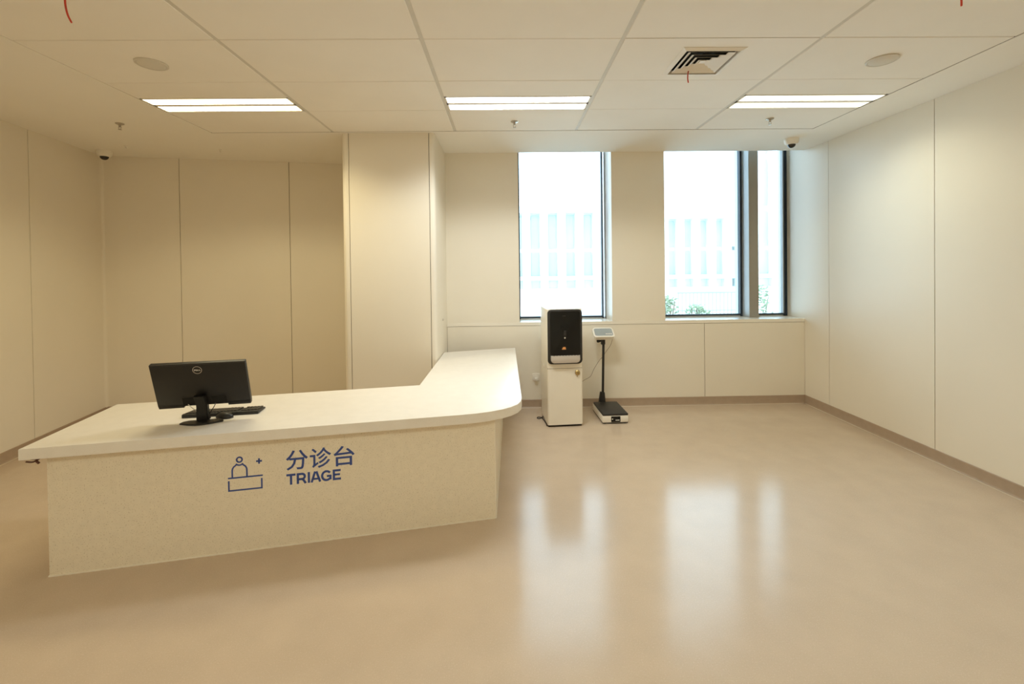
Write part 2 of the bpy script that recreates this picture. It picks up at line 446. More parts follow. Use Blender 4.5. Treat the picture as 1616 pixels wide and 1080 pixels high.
# ------------------------------------------------------------------ outdoors
struct('ground', prism(BM(), [(-40, YG+.13), (60, YG+.13), (60, 70), (-40, 70)], -.25, -.05), m_pave, smooth=False)
def building(name, label, x0, x1, y, h, pitch, loff):
    t = thing(name, label, 'building', ((x0+x1)/2, y, -.05))
    obj('wall', box(BM(), x0, x1, y+.4, y+8, -.05, h), m_fac, t, smooth=False)
    obj('plinth', box(BM(), x0, x1, y-.25, y+.4, -.05, .55), m_fac, t, smooth=False)
    obj('parapet', box(BM(), x0, x1, y-.2, y+.4, h, h+.35), m_fac, t, smooth=False)
    obj('ledge', box(BM(), x0, x1, y-.2, y+.4, 1.0, 1.2), m_fac, t, smooth=False)
    x = x0+loff
    while x < x1-.3:
        obj('column', box(BM(), x, x+pitch*.45, y, y+.4, .55, h), m_fac, t, smooth=False)
        for zz0, zz1 in [(1.2, 2.5), (2.7, h-.1)] if h < 6 else [(1.2, 2.5), (2.7, 4.6), (4.9, 7.4), (7.7, h-.3)]:
            wn_ = obj('window', box(BM(), x+pitch*.45+.05, x+pitch-.05, y+.34, y+.42, zz0, zz1), m_facg, t, smooth=False)
        x += pitch
    return t
building('office_building', 'pale low building with columns and tall glazing beyond the left window', -2, 6.4, 24.2, 4.6, .95, .1)
building('office_building', 'pale low colonnade building beyond the wide pane of the right window', 7.4, 12.2, 24, 4.2, .85, .1)
building('office_building', 'taller pale building with columns beyond the narrow right window pane', 12.8, 17, 24, 10.5, 1.3, .2)
t = thing('garden_wall', 'low pale garden wall outside the right window behind the shrubs', 'wall', (8, 16, -.05))
obj('wall_body', box(BM(), 5.3, 9.0, 16, 16.25, -.05, .75), m_fac, t, smooth=False)
obj('coping', box(BM(), 5.25, 9.05, 15.95, 16.3, .75, .83, .01, 1), m_fac, t)
t = thing('garden_wall', 'low pale garden wall outside the left window', 'wall', (1.5, 13, -.05))
obj('wall_body', box(BM(), .9, 3.2, 13, 13.25, -.05, .62), m_fac, t, smooth=False)
obj('coping', box(BM(), .85, 3.25, 12.95, 13.3, .62, .72, .01, 1), m_fac, t)
t = thing('railing', 'thin metal railing outside the right window above the shrubs', 'railing', (5, 11.5, -.05))
obj('rail', box(BM(), 4.4, 6.2, 11.48, 11.52, .95, .99), m_rail, t, smooth=False)
obj('rail', box(BM(), 4.4, 6.2, 11.48, 11.52, .50, .53), m_rail, t, smooth=False)
for k in range(19):
    obj('baluster', box(BM(), 4.42+k*.098, 4.435+k*.098, 11.49, 11.51, -.05, .96), m_rail, t, smooth=False)
def shrub(x, y, h, wd, n, label, seed):
    rnd = random.Random(seed)
    t = thing('shrub', label, 'shrub', (x, y, -.05))
    sb, lb = BM(), BM()
    for k in range(9):
        a = rnd.uniform(0, 6.28); e = (x+math.cos(a)*wd*.45*rnd.random(), y+math.sin(a)*wd*.45*rnd.random(), h*rnd.uniform(.6, 1.0))
        tube(sb, [(x, y, -.05), ((x+e[0])/2+rnd.uniform(-.05, .05), (y+e[1])/2, e[2]*.5), e], [.012, .004], 5, 3)
    for k in range(n):
        a = rnd.uniform(0, 6.28); rr = wd*.5*math.sqrt(rnd.random()); z = h*rnd.uniform(.08, 1)**.9
        rr *= 1-.5*(z/h)**2
        p = V((x+math.cos(a)*rr, y+math.sin(a)*rr, z)); l = rnd.uniform(.05, .10)
        d = V((rnd.uniform(-1, 1), rnd.uniform(-1, 1), rnd.uniform(-.3, 1))).normalized(); s = d.orthogonal().normalized()*l*.28
        v = [lb.verts.new(q) for q in (p, p+d*l*.5+s, p+d*l, p+d*l*.5-s)]
        lb.faces.new(v)
    obj('stems', sb, m_bark, t)
    f = obj('foliage', lb, m_leaf, t, smooth=False, kind='stuff')
for i, (x, y, h, wd, n, lab) in enumerate([
    (3.28, 9.2, 1.02, .7, 700, 'green shrub outside at the lower left corner of the right window'),
    (4.02, 9.4, .84, .7, 520, 'low green shrub outside under the middle of the wide right pane'),
    (4.42, 8.5, .74, .5, 380, 'low green shrub outside just left of the deep mullion'),
    (5.02, 8.9, 1.25, .6, 520, 'taller twiggy shrub outside the narrow right pane')]):
    shrub(x, y, h, wd, n, lab, 30+i)

# ------------------------------------------------------------------ ceiling lights
def light(i, y0, label, group=None):
    x0, x1 = CX_[i]+.016, CX_[i+1]-.016
    t = thing('ceiling_light', label, 'ceiling light', ((x0+x1)/2, y0+.45, HC), 0, group)
    y0l = y0; y0 += .303; y1 = y0+.294
    b = BM()
    for (a, c, d, e) in ((x0, x1, y0, y0+.012), (x0, x1, y1-.012, y1), (x0, x0+.012, y0, y1), (x1-.012, x1, y0, y1), (x0, x1, (y0+y1)/2-.022, (y0+y1)/2+.022)):
        box(b, a, c, d, e, HC-.001, HC+.03)
    box(b, x0, x1, y0, y1, HC+.03, HC+.05)
    obj('housing', b, m_tile, t, smooth=False)
    for (d, e) in ((y0+.013, (y0+y1)/2-.023), ((y0+y1)/2+.023, y1-.013)):
        bm = BM()
        v = [bm.verts.new(p) for p in ((x0+.013, d, HC+.004), (x0+.013, e, HC+.004), (x1-.013, e, HC+.004), (x1-.013, d, HC+.004))]
        bm.faces.new(v)
        me = bpy.data.meshes.new('diffuser'); bm.transform(wm(t).inverted()); bm.to_mesh(me); bm.free()
        me.materials.append(m_glow[LAMPS.index((i, y0l))])
        o = bpy.data.objects.new('diffuser', me); COL.objects.link(o); o.parent = t
        o['label'] = 'glowing white light strip'
light(0, 3.30, 'lit twin-strip ceiling light over the desk end with the monitor')
light(2, 3.30, 'lit twin-strip ceiling light in front of the single left window, just right of the pillar')
light(4, 3.30, 'lit twin-strip ceiling light beside the right wall, in front of the double window')
for i, wh in ((0, 'leftmost of the three nearest the wall behind the viewer'), (2, 'middle of the three nearest the wall behind the viewer'), (4, 'rightmost of the three nearest the wall behind the viewer')):
    light(i, -1.5, 'twin-strip ceiling light, '+wh)

# ------------------------------------------------------------------ things on the ceiling
t = thing('air_vent', 'square four-way ceiling air vent with nested louvre rings', 'vent', (1.33, 3.01, HC))
def sqring(bm, ho, zo, hi_, zi, th=.0015, c=(1.33, 3.01)):
    def ring(h, z): return [bm.verts.new((c[0]+sx*h, c[1]+sy_*h, z)) for sx, sy_ in ((-1, -1), (1, -1), (1, 1), (-1, 1))]
    a, d = ring(ho, zo), ring(hi_, zi); a2, d2 = ring(ho-th, zo+th), ring(hi_-th, zi+th)
    for p, q in ((a, d), (a2, d2), (a, a2), (d, d2)):
        for k in range(4): bm.faces.new((p[k], p[(k+1) % 4], q[(k+1) % 4], q[k]))
b = BM(); sqring(b, .202, HC-.002, .172, HC-.012, .004); sqring(b, .172, HC-.012, .170, HC+.012, .003)
obj('frame', b, m_vent, t, smooth=False)
for k in range(4):
    h = .152-.036*k
    b = BM(); sqring(b, h, HC-.010, h-.031, HC+.007)
    obj('louvre', b, m_vent, t, smooth=False)
obj('louvre_centre', box(BM(), 1.33-.02, 1.33+.02, 3.01-.02, 3.01+.02, HC-.004, HC+.0), m_vent, t, smooth=False)
b = BM(); box(box(b, 1.33-.168, 1.33+.168, 3.01-.168, 3.01+.168, HC+.061, HC+.066), 1.33-.169, 1.33-.168, 3.01-.169, 3.01+.169, HC+.012, HC+.062); box(b, 1.33+.168, 1.33+.169, 3.01-.169, 3.01+.169, HC+.012, HC+.062); box(b, 1.33-.169, 1.33+.169, 3.01+.168, 3.01+.169, HC+.012, HC+.062); box(b, 1.33-.169, 1.33+.169, 3.01-.169, 3.01-.168, HC+.012, HC+.062)
obj('duct_back', b, m_void, t, smooth=False)

def hangwire(pts, label):
    o = obj('hanging_wire', tube(BM(), pts, [.0042, .0042, .0036], 8, 6), m_red)
    tag(o, label, 'wire')
hangwire([(-2.122, 2.25, HC+.004), (-2.122, 2.25, HC-.05), (-2.112, 2.25, HC-.10), (-2.094, 2.25, HC-.140)], 'curved red wire hanging from the ceiling above the monitor side')
hangwire([(1.292, 3.14, HC-.004), (1.286, 3.137, HC-.03), (1.284, 3.135, HC-.06), (1.288, 3.134, HC-.088)], 'short red wire hanging at the edge of the air vent')
hangwire([(2.298, 2.241, HC+.004), (2.298, 2.241, HC-.03), (2.299, 2.241, HC-.055), (2.299, 2.241, HC-.077)], 'short red wire hanging from the ceiling near the right wall')

def speaker(x, y, label):
    t = thing('ceiling_speaker', label, 'speaker', (x, y, HC))
    obj('rim', lathe(BM(), [(.092, .0), (.092, -.006), (.086, -.010), (.078, -.009), (.076, 0)], 36, (x, y, HC)), m_disc, t)
    obj('grille', lathe(BM(), [(.077, -.008), (.06, -.014), (.03, -.017), (0, -.018)], 36, (x, y, HC)), m_disc, t)
speaker(-2.285, 3.0, 'flush round ceiling disc above the desk on the monitor side')
speaker(2.535, 2.995, 'flush round ceiling disc between the air vent and the right wall')

t = thing('sprinkler', 'ceiling sprinkler on the smooth ceiling strip near the left dome camera', 'sprinkler', (0, 0, 0))
obj('escutcheon', lathe(BM(), [(0, 0), (.034, 0), (.034, -.004), (.024, -.010), (.010, -.012)], 20), m_steel, t, world=False)
obj('body', lathe(BM(), [(.010, -.008), (.010, -.026), (.006, -.028), (.006, -.034), (0, -.034)], 12), m_steel, t, world=False)
b = BM()
tube(b, [(.009, 0, -.026), (.012, 0, -.040), (.002, 0, -.054)], .002, 6, 4); tube(b, [(-.009, 0, -.026), (-.012, 0, -.040), (-.002, 0, -.054)], .002, 6, 4)
obj('yoke', b, m_steel, t, world=False)
obj('deflector', lathe(BM(), [(0, -.054), (.014, -.054), (.015, -.056), (0, -.057)], 16), m_steel, t, world=False)
t.location = (-3.487, 4.189, HC); t['group'] = 'ceiling sprinklers'
dup(t, (.105, 4.212, HC), 'ceiling sprinkler right behind the middle twin-strip light')
dup(t, (2.479, 4.182, HC), 'ceiling sprinkler right behind the twin-strip light by the right wall')

def anchor(x, y, label):
    t = thing('ceiling_stub', label, 'ceiling fitting', (x, y, HC))
    obj('plate', lathe(BM(), [(0, 0), (.016, 0), (.015, -.004), (.006, -.006)], 14, (x, y, HC)), m_vent, t)
    obj('hook', tube(BM(), [(x, y, HC-.004), (x, y, HC-.020), (x+.008, y, HC-.028), (x+.012, y, HC-.020)], .004, 6, 4), m_wplas, t)
anchor(-4.037, 4.916, 'tiny pale ceiling stub just right of the left dome camera')
anchor(-3.152, 5.096, 'tiny pale ceiling stub midway between left dome camera and pillar')

def dome(x, y, label):
    t = thing('dome_camera', label, 'camera', (x, y, HC))
    obj('housing', lathe(BM(), [(0, 0), (.070, 0), (.072, -.014), (.068, -.044), (.056, -.060), (.040, -.064), (0, -.060)], 28, (x, y, HC)), m_wplas, t)
    obj('dome', lathe(BM(), [(.040, -.062)]+[(.040*math.cos(math.radians(a)), -.062-.038*math.sin(math.radians(a))) for a in range(10, 90, 10)]+[(0, -.100)], 28, (x, y, HC)), m_dome, t)
dome(-4.44, 5.12, 'small white dome camera with dark bubble in the left corner')
dome(3.105, 4.844, 'small white dome camera with dark bubble above the right window')

# ------------------------------------------------------------------ reception counter
A = V((-2.5, 2.487)); CA = math.radians(11.396)
cd = V((math.cos(CA), math.sin(CA))); cn = V((math.sin(CA), -math.cos(CA)))
H0, H1 = .676, .735
BR = V((-.079, 2.975)); LEN = (BR-A).length
ct = thing('reception_counter', 'L-shaped cream triage counter with overhanging quartz top and blue lettering', 'counter', (A.x, A.y, 0), CA)
top = [(-2.556, 2.397), (-.98, 2.698), (-.42, 2.806), (-.30, 2.829), (-.20, 2.852), (-.11, 2.884), (-.03, 2.929), (.03, 2.978), (.075, 3.040), (.100, 3.110), (.107, 3.20), (.107, 5.215), (-.682, 4.985), (-.682, 3.577), (-2.72, 3.193)]
obj('countertop', prism(BM(), top, H0, H1, .004, 2), m_quartz, ct)
def L2(s, o): return tuple(A+cd*s+cn*o)
obj('front_panel', prism(BM(), [tuple(A), tuple(BR), (BR.x-.006, BR.y+.022), L2(0, -.022)], .006, H0), m_terr, ct, smooth=False)
obj('side_panel', prism(BM(), [tuple(BR), (-.045, 4.97), (-.067, 4.97), (BR.x-.022, BR.y+.018)], .006, H0), m_terr, ct, smooth=False, label='end panel facing the windows')
obj('side_panel', prism(BM(), [L2(0, -.022), L2(.022, -.022), L2(.022, -.66), L2(0, -.66)], .006, H0), m_terr, ct, smooth=False, label='left end panel')
obj('back_panel', prism(BM(), [L2(.022, -.30), L2(1.9, -.30), L2(1.9, -.318), L2(.022, -.318)], .006, H0), m_terr, ct, smooth=False)
obj('inner_panel', prism(BM(), [(-.64, 3.62), (-.622, 3.62), (-.622, 4.9), (-.64, 4.9)], .006, H0), m_terr, ct, smooth=False)
b = BM()
prism(b, [L2(-.004, .004), tuple(BR+V((.004, -.004))), tuple(BR+V((-.01, .01))), L2(.01, -.01)], 0, .007)
prism(b, [tuple(BR+V((.004, -.004))), (-.041, 4.97), (-.055, 4.97), tuple(BR+V((-.01, .01)))], 0, .007)
prism(b, [L2(-.004, .004), L2(.01, -.01), L2(.01, -.66), L2(-.004, -.66)], 0, .007)
obj('sealant_strip', b, m_seal, ct, smooth=False)
obj('corner_bead', box(BM(), -.003, .003, -.003, .003, 0, H0, M=Matrix.Translation((BR.x-.001, BR.y+.001, 0))), m_seal, ct, smooth=False)

# sign on the front panel: local frame x along the panel, y up
SM = frame_mat((A.x, A.y, 0), (cd.x, cd.y, 0), (0, 0, 1))
def text_bm(body, size, offset=0, extrude=.0006, font=None):
    cu = bpy.data.curves.new('lettering', 'FONT'); cu.body = body; cu.size = size; cu.offset = offset; cu.extrude = extrude
    cu.resolution_u = 3
    o = bpy.data.objects.new('lettering', cu); COL.objects.link(o)
    dg = bpy.context.evaluated_depsgraph_get()
    me = bpy.data.meshes.new_from_object(o.evaluated_get(dg))
    bm = BM(); bm.from_mesh(me)
    bpy.data.objects.remove(o); bpy.data.curves.remove(cu); bpy.data.meshes.remove(me)
    return bm
def fit(bm, x0, x1, y0, y1, M, z=.0007):
    xs = [v.co.x for v in bm.verts]; ys = [v.co.y for v in bm.verts]
    sx = (x1-x0)/(max(xs)-min(xs)); sy_ = (y1-y0)/(max(ys)-min(ys)); mx, my = min(xs), min(ys)
    for v in bm.verts:
        v.co = Vector((x0+(v.co.x-mx)*sx, y0+(v.co.y-my)*sy_, z+v.co.z))
    bm.transform(M); return bm
for ch, x0, x1, y0, y1 in (('\u5206', 1.196, 1.319, .452, .571), ('\u8bca', 1.330, 1.452, .450, .573), ('\u53f0', 1.466, 1.588, .448, .571)):
    obj('sign_character', fit(text_bm(ch, .12, .0012), x0, x1, y0, y1, SM), m_ink, ct, smooth=False, label='blue Chinese character')
def stroke(bm, pts, wd, closed=False):
    P = [Vector(p) for p in pts]; n = len(P); L_, R_ = [], []
    for i, p in enumerate(P):
        a = P[(i-1) % n] if (i or closed) else None; c = P[(i+1) % n] if (i < n-1 or closed) else None
        t1 = (p-a).normalized() if a is not None else (c-p).normalized(); t2 = (c-p).normalized() if c is not None else t1
        nn = Vector((-(t1+t2).y, (t1+t2).x)).normalized(); k = wd/2/max(.4, nn.dot(Vector((-t1.y, t1.x))))
        L_.append(p+nn*k); R_.append(p-nn*k)
    for z in (0, .0007):
        pass
    lo = [[bm.verts.new((q.x, q.y, 0)) for q in s] for s in (L_, R_)]; hi = [[bm.verts.new((q.x, q.y, .0008)) for q in s] for s in (L_, R_)]
    m = n if closed else n-1
    for i in range(m):
        j = (i+1) % n
        bm.faces.new((hi[0][i], hi[0][j], hi[1][j], hi[1][i])); bm.faces.new((lo[0][i], lo[0][j], hi[0][j], hi[0][i])); bm.faces.new((lo[1][i], hi[1][i], hi[1][j], lo[1][j]))
    if not closed:
        for i in (0, n-1): bm.faces.new((lo[0][i], hi[0][i], hi[1][i], lo[1][i]))
LW, LB, LT = .0128, .3655, .4305          # bold capitals: stroke, base line, cap line
def letter(ch, x, wd):
    bm = BM(); b_, t_ = LB, LT; h = LW/2; x1 = x+wd; m = (b_+t_)/2
    if ch == 'T': stroke(bm, [(x, t_-h), (x1, t_-h)], LW); stroke(bm, [((x+x1)/2, t_-h), ((x+x1)/2, b_)], LW)
    if ch == 'I': stroke(bm, [((x+x1)/2, t_), ((x+x1)/2, b_)], LW)
    if ch == 'E':
        stroke(bm, [(x1, t_-h), (x+h, t_-h), (x+h, b_+h), (x1+.001, b_+h)], LW); stroke(bm, [(x+h, m+.001), (x1-.004, m+.001)], LW*.9)
    if ch == 'A':
        c = (x+x1)/2
        stroke(bm, [(x+h*.9, b_), (c-.0035, t_)], LW); stroke(bm, [(x1-h*.9, b_), (c+.0035, t_)], LW); stroke(bm, [(x+.013, b_+.020), (x1-.013, b_+.020)], LW*.85)
    if ch == 'R':
        r = .0155; cy = t_-h-r
        stroke(bm, [(x+h, b_), (x+h, t_-h), (x1-.004-h-r, t_-h)]+arc(x1-.004-h-r, cy, r, 75, -75, 8)+[(x1-.004-h-r, cy-r), (x+h, cy-r)], LW)
        stroke(bm, [(x1-.026, cy-r), (x1-.018, cy-r-.006), (x1-h*.9, b_)], LW)
    if ch == 'G':
        rx = (x1-x)/2-h*.6; ry = (t_-b_)/2-h+.0008; c = (x+x1)/2
        el = [(c+rx*math.cos(math.radians(a)), m+ry*math.sin(math.radians(a))) for a in range(38, 316, 16)]
        stroke(bm, el+[(x1-h, b_+.013), (x1-h, m-.003), (c+.002, m-.003)], LW)
    bm.transform(SM); return bm
tx = 1.197
for ch, wd in (('T', .051), ('R', .056), ('I', .0128), ('A', .060), ('G', .058), ('E', .046)):
    obj('sign_letter', letter(ch, tx, wd), m_ink, ct, smooth=False, label='bold blue capital letter')
    tx += wd+{'T': .006, 'R': .006, 'I': .003, 'A': .002, 'G': .007, 'E': 0}[ch]
SW = .0085
ic = obj('sign_icon', (lambda bm: (stroke(bm, [(.886, .424), (.886, .366), (1.062, .366), (1.062, .424)], SW),
     stroke(bm, [(.882, .440), (1.068, .440)], SW), bm.transform(SM), bm)[-1])(BM()), m_ink, ct, smooth=False, label='blue line icon of a person at a desk')
b = BM()
stroke(b, arc(.944, .545, .0145, 0, 345, 23), SW, True); b.transform(SM)
obj('icon_head', b, m_ink, ic, smooth=False)
b = BM()
stroke(b, [(.905, .444), (.905, .478)]+arc(.939, .482, .034, 172, 118, 6)+[(.928, .519), (.935, .514), (.944, .5125), (.953, .514), (.960, .519)]+arc(.949, .482, .034, 62, 8, 6)+[(.983, .478), (.983, .444)], SW); b.transform(SM)
obj('icon_body', b, m_ink, ic, smooth=False)
b = BM(); stroke(b, [(1.033, .5265), (1.065, .5265)], .0095); stroke(b, [(1.049, .5105), (1.049, .5425)], .0095); b.transform(SM)
obj('icon_plus', b, m_ink, ic, smooth=False)

# brown wire stub under the left end of the top
t = thing('wire_stub', 'dark brown wire ends sticking out under the left end of the countertop', 'wire', (-2.50, 2.455, .66))
p0 = (-2.514, 2.470, .660)
obj('strand', tube(BM(), [p0, (-2.525, 2.452, .650), (-2.54, 2.45, .645), (-2.572, 2.45, .647)], .0045, 7, 5), m_brown, t)
obj('strand', tube(BM(), [p0, (-2.526, 2.448, .661), (-2.540, 2.444, .663), (-2.546, 2.440, .671)], .003, 7, 5), m_brown, t)
obj('strand', tube(BM(), [(-2.516, 2.464, .660), (-2.518, 2.450, .652), (-2.504, 2.45, .638)], .006, 7, 5), m_brown, t)

# ------------------------------------------------------------------ monitor
ZC = H1
MA = CA
t = thing('computer_monitor', 'black desktop monitor seen from behind on the counter', 'monitor', (-1.855, 2.79, ZC), MA)
# local frame: x along the width, -y towards the viewer (the monitor's back), z up
TILT = math.radians(19)
TM = Matrix.Translation((.010, .022, .095)) @ Matrix.Rotation(TILT, 4, 'X')      # local panel: x width, z height, back at -y
W_, HH = .508, .302
b = BM(); box(b, -W_/2, W_/2, -.016, .012, .012, HH, .004, 2)
box(b, -W_/2+.002, -.115, -.016, .012, 0, .03, .003, 1); box(b, .125, W_/2-.002, -.016, .012, 0, .03, .003, 1)
b.transform(TM)
obj('back_shell', b, m_black, t, world=False)
b = BM(); box(b, -W_/2+.006, W_/2-.006, .0125, .0135, .018, HH-.006); b.transform(TM)
obj('screen', b, m_gloss, t, world=False)
b = BM(); box(b, -W_/2+.003, W_/2-.003, -.0175, -.012, HH-.010, HH+.0006, .001, 1); b.transform(TM)
obj('top_bevel', b, m_black2, t, world=False)
for c, d in ((-.118, -.050), (.040, .122)):
    b = BM(); box(b, c, d, -.0175, -.015, .014, .070, .001, 1); b.transform(TM)
    obj('port_recess', b, m_void, t, world=False)
LM = TM @ frame_mat((-.008, -.0163, HH-.045), (1, 0, 0), (0, 0, 1))
b = BM(); stroke(b, arc(0, 0, .0235, 0, 348, 29), .0026, True); b.transform(LM)
lg = obj('logo_ring', b, m_silver, t, world=False, smooth=False, label='silver ring logo')
tx = -.0166
for k, ch in enumerate('DELL'):
    bm = fit(text_bm(ch, .01, .0004, .0003), tx, tx+.0072, -.0052, .0052, Matrix.Identity(4), .0005)
    if k == 1:
        c = Vector((tx+.0036, 0, 0)); bm.transform(Matrix.Translation(c) @ Matrix.Rotation(math.radians(35), 4, 'Z') @ Matrix.Translation(-c))
    bm.transform(LM)
    obj('logo_letter', bm, m_print, lg, world=False, smooth=False)
    tx += .0088
# neck and base
b = BM()
v = []
for (z, y, wd, th) in ((.008, .012, .034, .020), (.05, .002, .031, .016), (.10, .000, .030, .016), (.17, -.040, .031, .018)):
    v.append([b.verts.new((sx*wd-.004, y+sy_*th, z)) for sx, sy_ in ((-1, -1), (1, -1), (1, 1), (-1, 1))])
for p, q in zip(v, v[1:]):
    for k in range(4): b.faces.new((p[k], p[(k+1) % 4], q[(k+1) % 4], q[k]))
b.faces.new(v[0][::-1]); b.faces.new(v[-1])
bmesh.ops.bevel(b, geom=list(b.edges), offset=.004, segments=2, affect='EDGES')
obj('neck', b, m_black, t, world=False)
pts = [(-.118, -.030)]+[(-.118+.236*k/12, -.030-.045*math.sin(math.pi*k/12)) for k in range(1, 12)]+[(.118, -.030), (.110, -.004), (.085, .014), (-.085, .014), (-.110, -.004)]
obj('base', prism(BM(), pts, 0, .010, .004, 2), m_black, t, world=False)
for s, e in ((-1, .05), (1, .075)):
    pts = [V((s*.075-.002, -.012, .115)), V((s*.06, -.004, .09)), V((s*.038, .012, .06)), V((s*.02, .02, .03))]
    obj('cable', tube(BM(), pts, .0024, 6, 5), m_black if s > 0 else m_print, t, world=False, label='black cable' if s > 0 else 'pale thin cable')

# keyboard
t = thing('keyboard', 'black keyboard lying behind the monitor on the counter', 'keyboard', (-1.826, 2.953, ZC), math.radians(8.5))
KW, KD = .445, .128
b = BM()
sec = [(-KD/2, 0), (-KD/2, .020), (-KD/2+.008, .024), (KD/2-.01, .012), (KD/2, .008), (KD/2, 0)]
va = [b.verts.new((-KW/2, y, z)) for y, z in sec]; vb = [b.verts.new((KW/2, y, z)) for y, z in sec]
for i in range(len(sec)): b.faces.new((va[i], va[(i+1) % len(sec)], vb[(i+1) % len(sec)], vb[i]))
b.faces.new(va[::-1]); b.faces.new(vb)
bmesh.ops.recalc_face_normals(b, faces=b.faces)
bmesh.ops.bevel(b, geom=list(b.edges), offset=.002, segments=2, affect='EDGES')
obj('case', b, m_black, t, world=False)
b = BM()
for r in range(6):
    y = -KD/2+.022+r*.0182; z = .024-(y+KD/2)*.098
    for c in range(21):
        x = -KW/2+.016+c*.0201
        if c in (15,) or (r in (4,) and c in (16, 17)) : continue
        if r == 5 and 5 <= c <= 10: continue
        box(b, x, x+.0165, y-.0075, y+.0075, z-.002, z+.006, .0012, 1)
y = -KD/2+.022+5*.0182; box(b, -KW/2+.016+5*.0201, -KW/2+.016+11*.0201-.003, y-.0075, y+.0075, .010, .018, .0012, 1)
obj('keycaps', b, m_key, t, world=False, kind='stuff')
# mouse
t = thing('computer_mouse', 'black computer mouse beside the monitor stand', 'mouse', (-1.772, 2.860, ZC), math.radians(80))
b = BM(); bmesh.ops.create_uvsphere(b, u_segments=24, v_segments=14, radius=1)
for v in b.verts:
    x, y, z = v.co
    v.co = (x*.032*(1-.12*y), y*.058, max(z, -.15)*.030*(1-.15*y)+.0045)
obj('shell', b, m_black, t, world=False)
obj('scroll_wheel', lathe(BM(), [(0, -.003), (.009, -.003), (.010, 0), (.009, .003), (0, .003)], 14, M=Matrix.Translation((0, .034, .0275)) @ Matrix.Rotation(math.pi/2, 4, 'Y')), m_black2, t, world=False)
obj('button_seam', box(BM(), -.0008, .0008, .012, .05, .018, .0285), m_void, t, world=False, smooth=False)

# ------------------------------------------------------------------ water dispenser
DA = math.radians(4.5)
t = thing('water_dispenser', 'tall white water dispenser with glossy black front panel', 'water dispenser', (.424, 4.652, 0), DA)
DW, DD, DH = .372, .40, 1.225      # local: x to the right, y backwards
pts = arc(.022, .022, .022, 180, 270, 5)+arc(DW-.022, .022, .022, 270, 360, 5)+[(DW, DD), (0, DD)]
obj('lower_body', prism(BM(), pts, .022, .606), m_enam, t, world=False)
obj('upper_body', prism(BM(), pts, .610, DH, .008, 3), m_enam, t, world=False)
obj('seam', prism(BM(), [(.006, .006), (DW-.006, .006), (DW-.006, DD-.004), (.006, DD-.004)], .600, .616), m_joint, t, world=False, smooth=False)
obj('plinth', box(BM(), .012, DW-.012, .02, DD-.01, 0, .023), m_void, t, world=False, smooth=False)
FM = frame_mat((0, 0, 0), (1, 0, 0), (0, 0, 1))     # x right, y up, z towards viewer
def fpan(pts, z0, z1, bev=0): return prism(BM(), pts, z0, z1, bev, 2, M=FM)
pn = obj('front_panel', fpan(rrect(.006, DW-.004, .655, 1.218, .040, 8), -.004, .010, .004), m_black2, t, world=False, label='black rounded front surround')
obj('glass_face', fpan(rrect(.032, DW-.026, .742, 1.200, .018, 6), .009, .0118, .001), m_gloss, t, world=False, label='glossy black face')
pts = [(.036, .744), (.034, .712)]+arc(.069, .704, .034, 180, 270, 6)+arc(DW-.067, .704, .034, 270, 360, 6)+[(DW-.032, .712), (DW-.034, .744)]
obj('drip_tray', fpan(pts, .006, .034, .006), m_silver, t, world=False, label='silver drip tray')
b = BM()
for k in range(9): box(b, .060+k*.031, .078+k*.031, -.030, -.013, .7435, .7448)
obj('tray_slots', b, m_joint, t, world=False, smooth=False)
b = BM()
for k in range(3): box(b, .140+k*.035, .158+k*.035, -.0145, -.0115, 1.030, 1.062, .001, 1)
obj('button_row', b, m_gloss, t, world=False)
obj('spout', prism(BM(), arc(.186, -.018, .013, 0, 330, 11), .950, 1.000, M=None), m_black2, t, world=False)
obj('spout_light', fpan(rrect(.178, .192, .918, .934, .003, 2), .0115, .0130), m_print, t, world=False, label='small pale indicator')
b = fpan([(.152, .806), (.196, .806), (.190, .832), (.165, .832)], .0115, .0128)
obj('sticker', b, m_orange, t, world=False, label='small orange and white sticker')
obj('display_mark', fpan(rrect(.160, .196, 1.150, 1.156, .001, 1), .0115, .0125), m_black2, t, world=False)
b = lathe(BM(), [(0, .014), (.014, .014), (.022, .010), (.027, .004), (.027, -.002)], 24, M=Matrix.Translation((.317, -.002, .560)) @ FM)
k_ = obj('lock', b, m_brass, t, world=False, label='round brass lock')
obj('key_slot', box(BM(), .3145, .3195, -.0172, -.0155, .552, .568), m_void, k_, world=False, smooth=False)
obj('keyring_tag', fpan(rrect(.314, .320, .516, .536, .002, 2), -.001, .002), m_brass, t, world=False)
obj('side_clip', box(BM(), -.006, .002, .20, .222, .585, .622, .002, 1), m_wplas, t, world=False)
o = obj('power_cord', tube(BM(), [(.402, 4.98, .010), (.37, 4.935, .006), (.345, 4.925, .005), (.333, 4.95, .005), (.345, 4.975, .005), (.375, 4.96, .006), (.395, 4.90, .005), (.415, 4.76, .005), (.418, 4.69, .005)], .0045, 7, 6), m_black)
tag(o, 'black power cord looped on the floor left of the dispenser', 'cord')

# wall socket behind the dispenser
t = thing('wall_socket', 'white wall socket low on the wall left of the dispenser', 'socket', (.352, YB, .36))
obj('plate', box(BM(), .309, .395, YB-.009, YB, .318, .404, .003, 2), m_wplas, t)
obj('plug', box(BM(), .335, .372, YB-.040, YB-.009, .322, .356, .004, 2), m_wplas, t)
t = thing('wall_bolt', 'tiny dark bolt on the window side of the pillar', 'bolt', (XC1, 4.965, 1.10))
obj('bolt_head', lathe(BM(), [(0, .010), (.010, .009), (.013, .003), (.013, 0)], 14, M=Matrix.Translation((XC1, 4.965, 1.10)) @ Matrix.Rotation(math.pi/2, 4, 'Y')), m_steel, t)

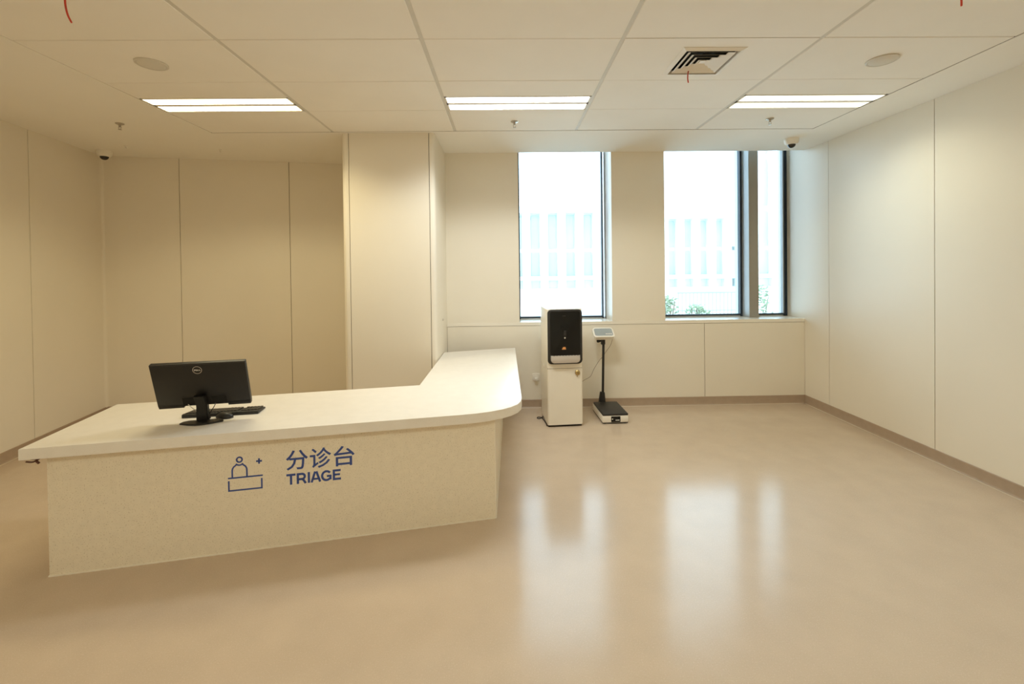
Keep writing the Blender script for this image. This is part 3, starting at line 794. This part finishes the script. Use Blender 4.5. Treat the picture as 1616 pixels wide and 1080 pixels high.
# ------------------------------------------------------------------ weighing scale
t = thing('weighing_scale', 'platform weighing scale with black post and tilted white display', 'scale', (1.005, 4.722, 0), math.radians(2.0))
PW, PD = .275, .46
pl = obj('platform_base', box(BM(), 0, PW, 0, PD, .014, .088, .008, 2), m_wplas, t, world=False, label='white scale body')
for x in (.03, PW-.03):
    for y in (.03, PD-.03):
        obj('foot', lathe(BM(), [(0, 0), (.018, 0), (.018, .016), (0, .016)], 12, (x, y, 0)), m_black, t, world=False)
obj('skirt', box(BM(), .004, PW-.004, .004, PD-.004, .006, .016), m_black2, t, world=False, smooth=False)
obj('platform_plate', box(BM(), .003, PW-.001, -.001, PD-.03, .086, .110, .007, 3), m_black2, t, world=False, label='black platform plate')
b = BM(); prism(b, rrect(.092, .190, .020, .080, .004, 3), 0, .003, M=FM)
lb = obj('nameplate', b, m_gloss, t, world=False, label='black label')
obj('label_dot', prism(BM(), rrect(.100, .112, .046, .058, .005, 3), .003, .0036, M=FM), m_print, lb, world=False, smooth=False)
obj('label_line', prism(BM(), rrect(.138, .180, .036, .044, .001, 1), .003, .0036, M=FM), m_print, lb, world=False, smooth=False)
px, py = .118, PD+.005
b = BM()
prism(b, [(px-.050, .07), (px+.032, .07), (px+.022, .21), (px-.026, .215)], 0, .034, M=frame_mat((0, py+.012, 0), (1, 0, 0), (0, 0, 1)))
obj('post_bracket', b, m_black2, t, world=False, smooth=False)
obj('post', box(BM(), px-.011, px+.013, py-.016, py+.010, .07, .86, .003, 1, M=Matrix.Translation((0, 0, .07)) @ Matrix.Shear('XY', 4, (.022, 0)) @ Matrix.Translation((0, 0, -.07))), m_black, t, world=False)
qx = px+.018
obj('post_cap', box(BM(), qx-.030, qx+.016, py-.022, py+.014, .762, .818, .004, 2), m_black2, t, world=False)
kb = obj('clamp_knob', lathe(BM(), [(0, .028), (.014, .028), (.020, .018), (.018, 0), (.008, -.02)], 14, M=Matrix.Translation((qx-.050, py-.004, .803)) @ Matrix.Rotation(-math.pi/2, 4, 'Y')), m_black, t, world=False)
DT = math.radians(38)
DMm = Matrix.Translation((qx-.004, py-.02, .905)) @ Matrix.Rotation(DT, 4, 'X')     # local x right, y up-slope, z out of the face
b = BM(); prism(b, rrect(-.120, .120, -.075, .075, .030, 6), -.045, .0, .008, 2); b.transform(DMm)
hd = obj('display_head', b, m_wplas, t, world=False, label='white tilted display housing')
b = BM(); prism(b, rrect(-.104, .104, -.055, .058, .022, 6), -.003, .0012); b.transform(DMm)
obj('display_screen', b, m_lcd, hd, world=False, label='grey display')
b = BM()
for k in range(4): box(b, .020+k*.019, .034+k*.019, -.036, -.022, .001, .0028)
b.transform(DMm)
obj('display_keys', b, m_print, hd, world=False, smooth=False)
obj('head_bracket', tube(BM(), [(qx-.004, py-.002, .84), (qx-.004, py-.006, .872), (qx-.004, py-.006, .895)], .010, 8, 3), m_black2, t, world=False)
o = obj('display_cable', tube(BM(), [(1.238, 5.22, .862), (1.245, 5.235, .84), (1.215, 5.22, .75), (1.165, 5.24, .67), (1.125, 5.26, .60), (1.095, 5.27, .565), (1.03, 5.28, .46), (.985, 5.27, .375), (.90, 5.24, .335), (.82, 5.15, .30), (.795, 5.02, .26)], .0022, 6, 6), m_tan)
tag(o, 'thin brown cable running from the scale display to the dispenser', 'cable')

print('objects', len(S.objects))
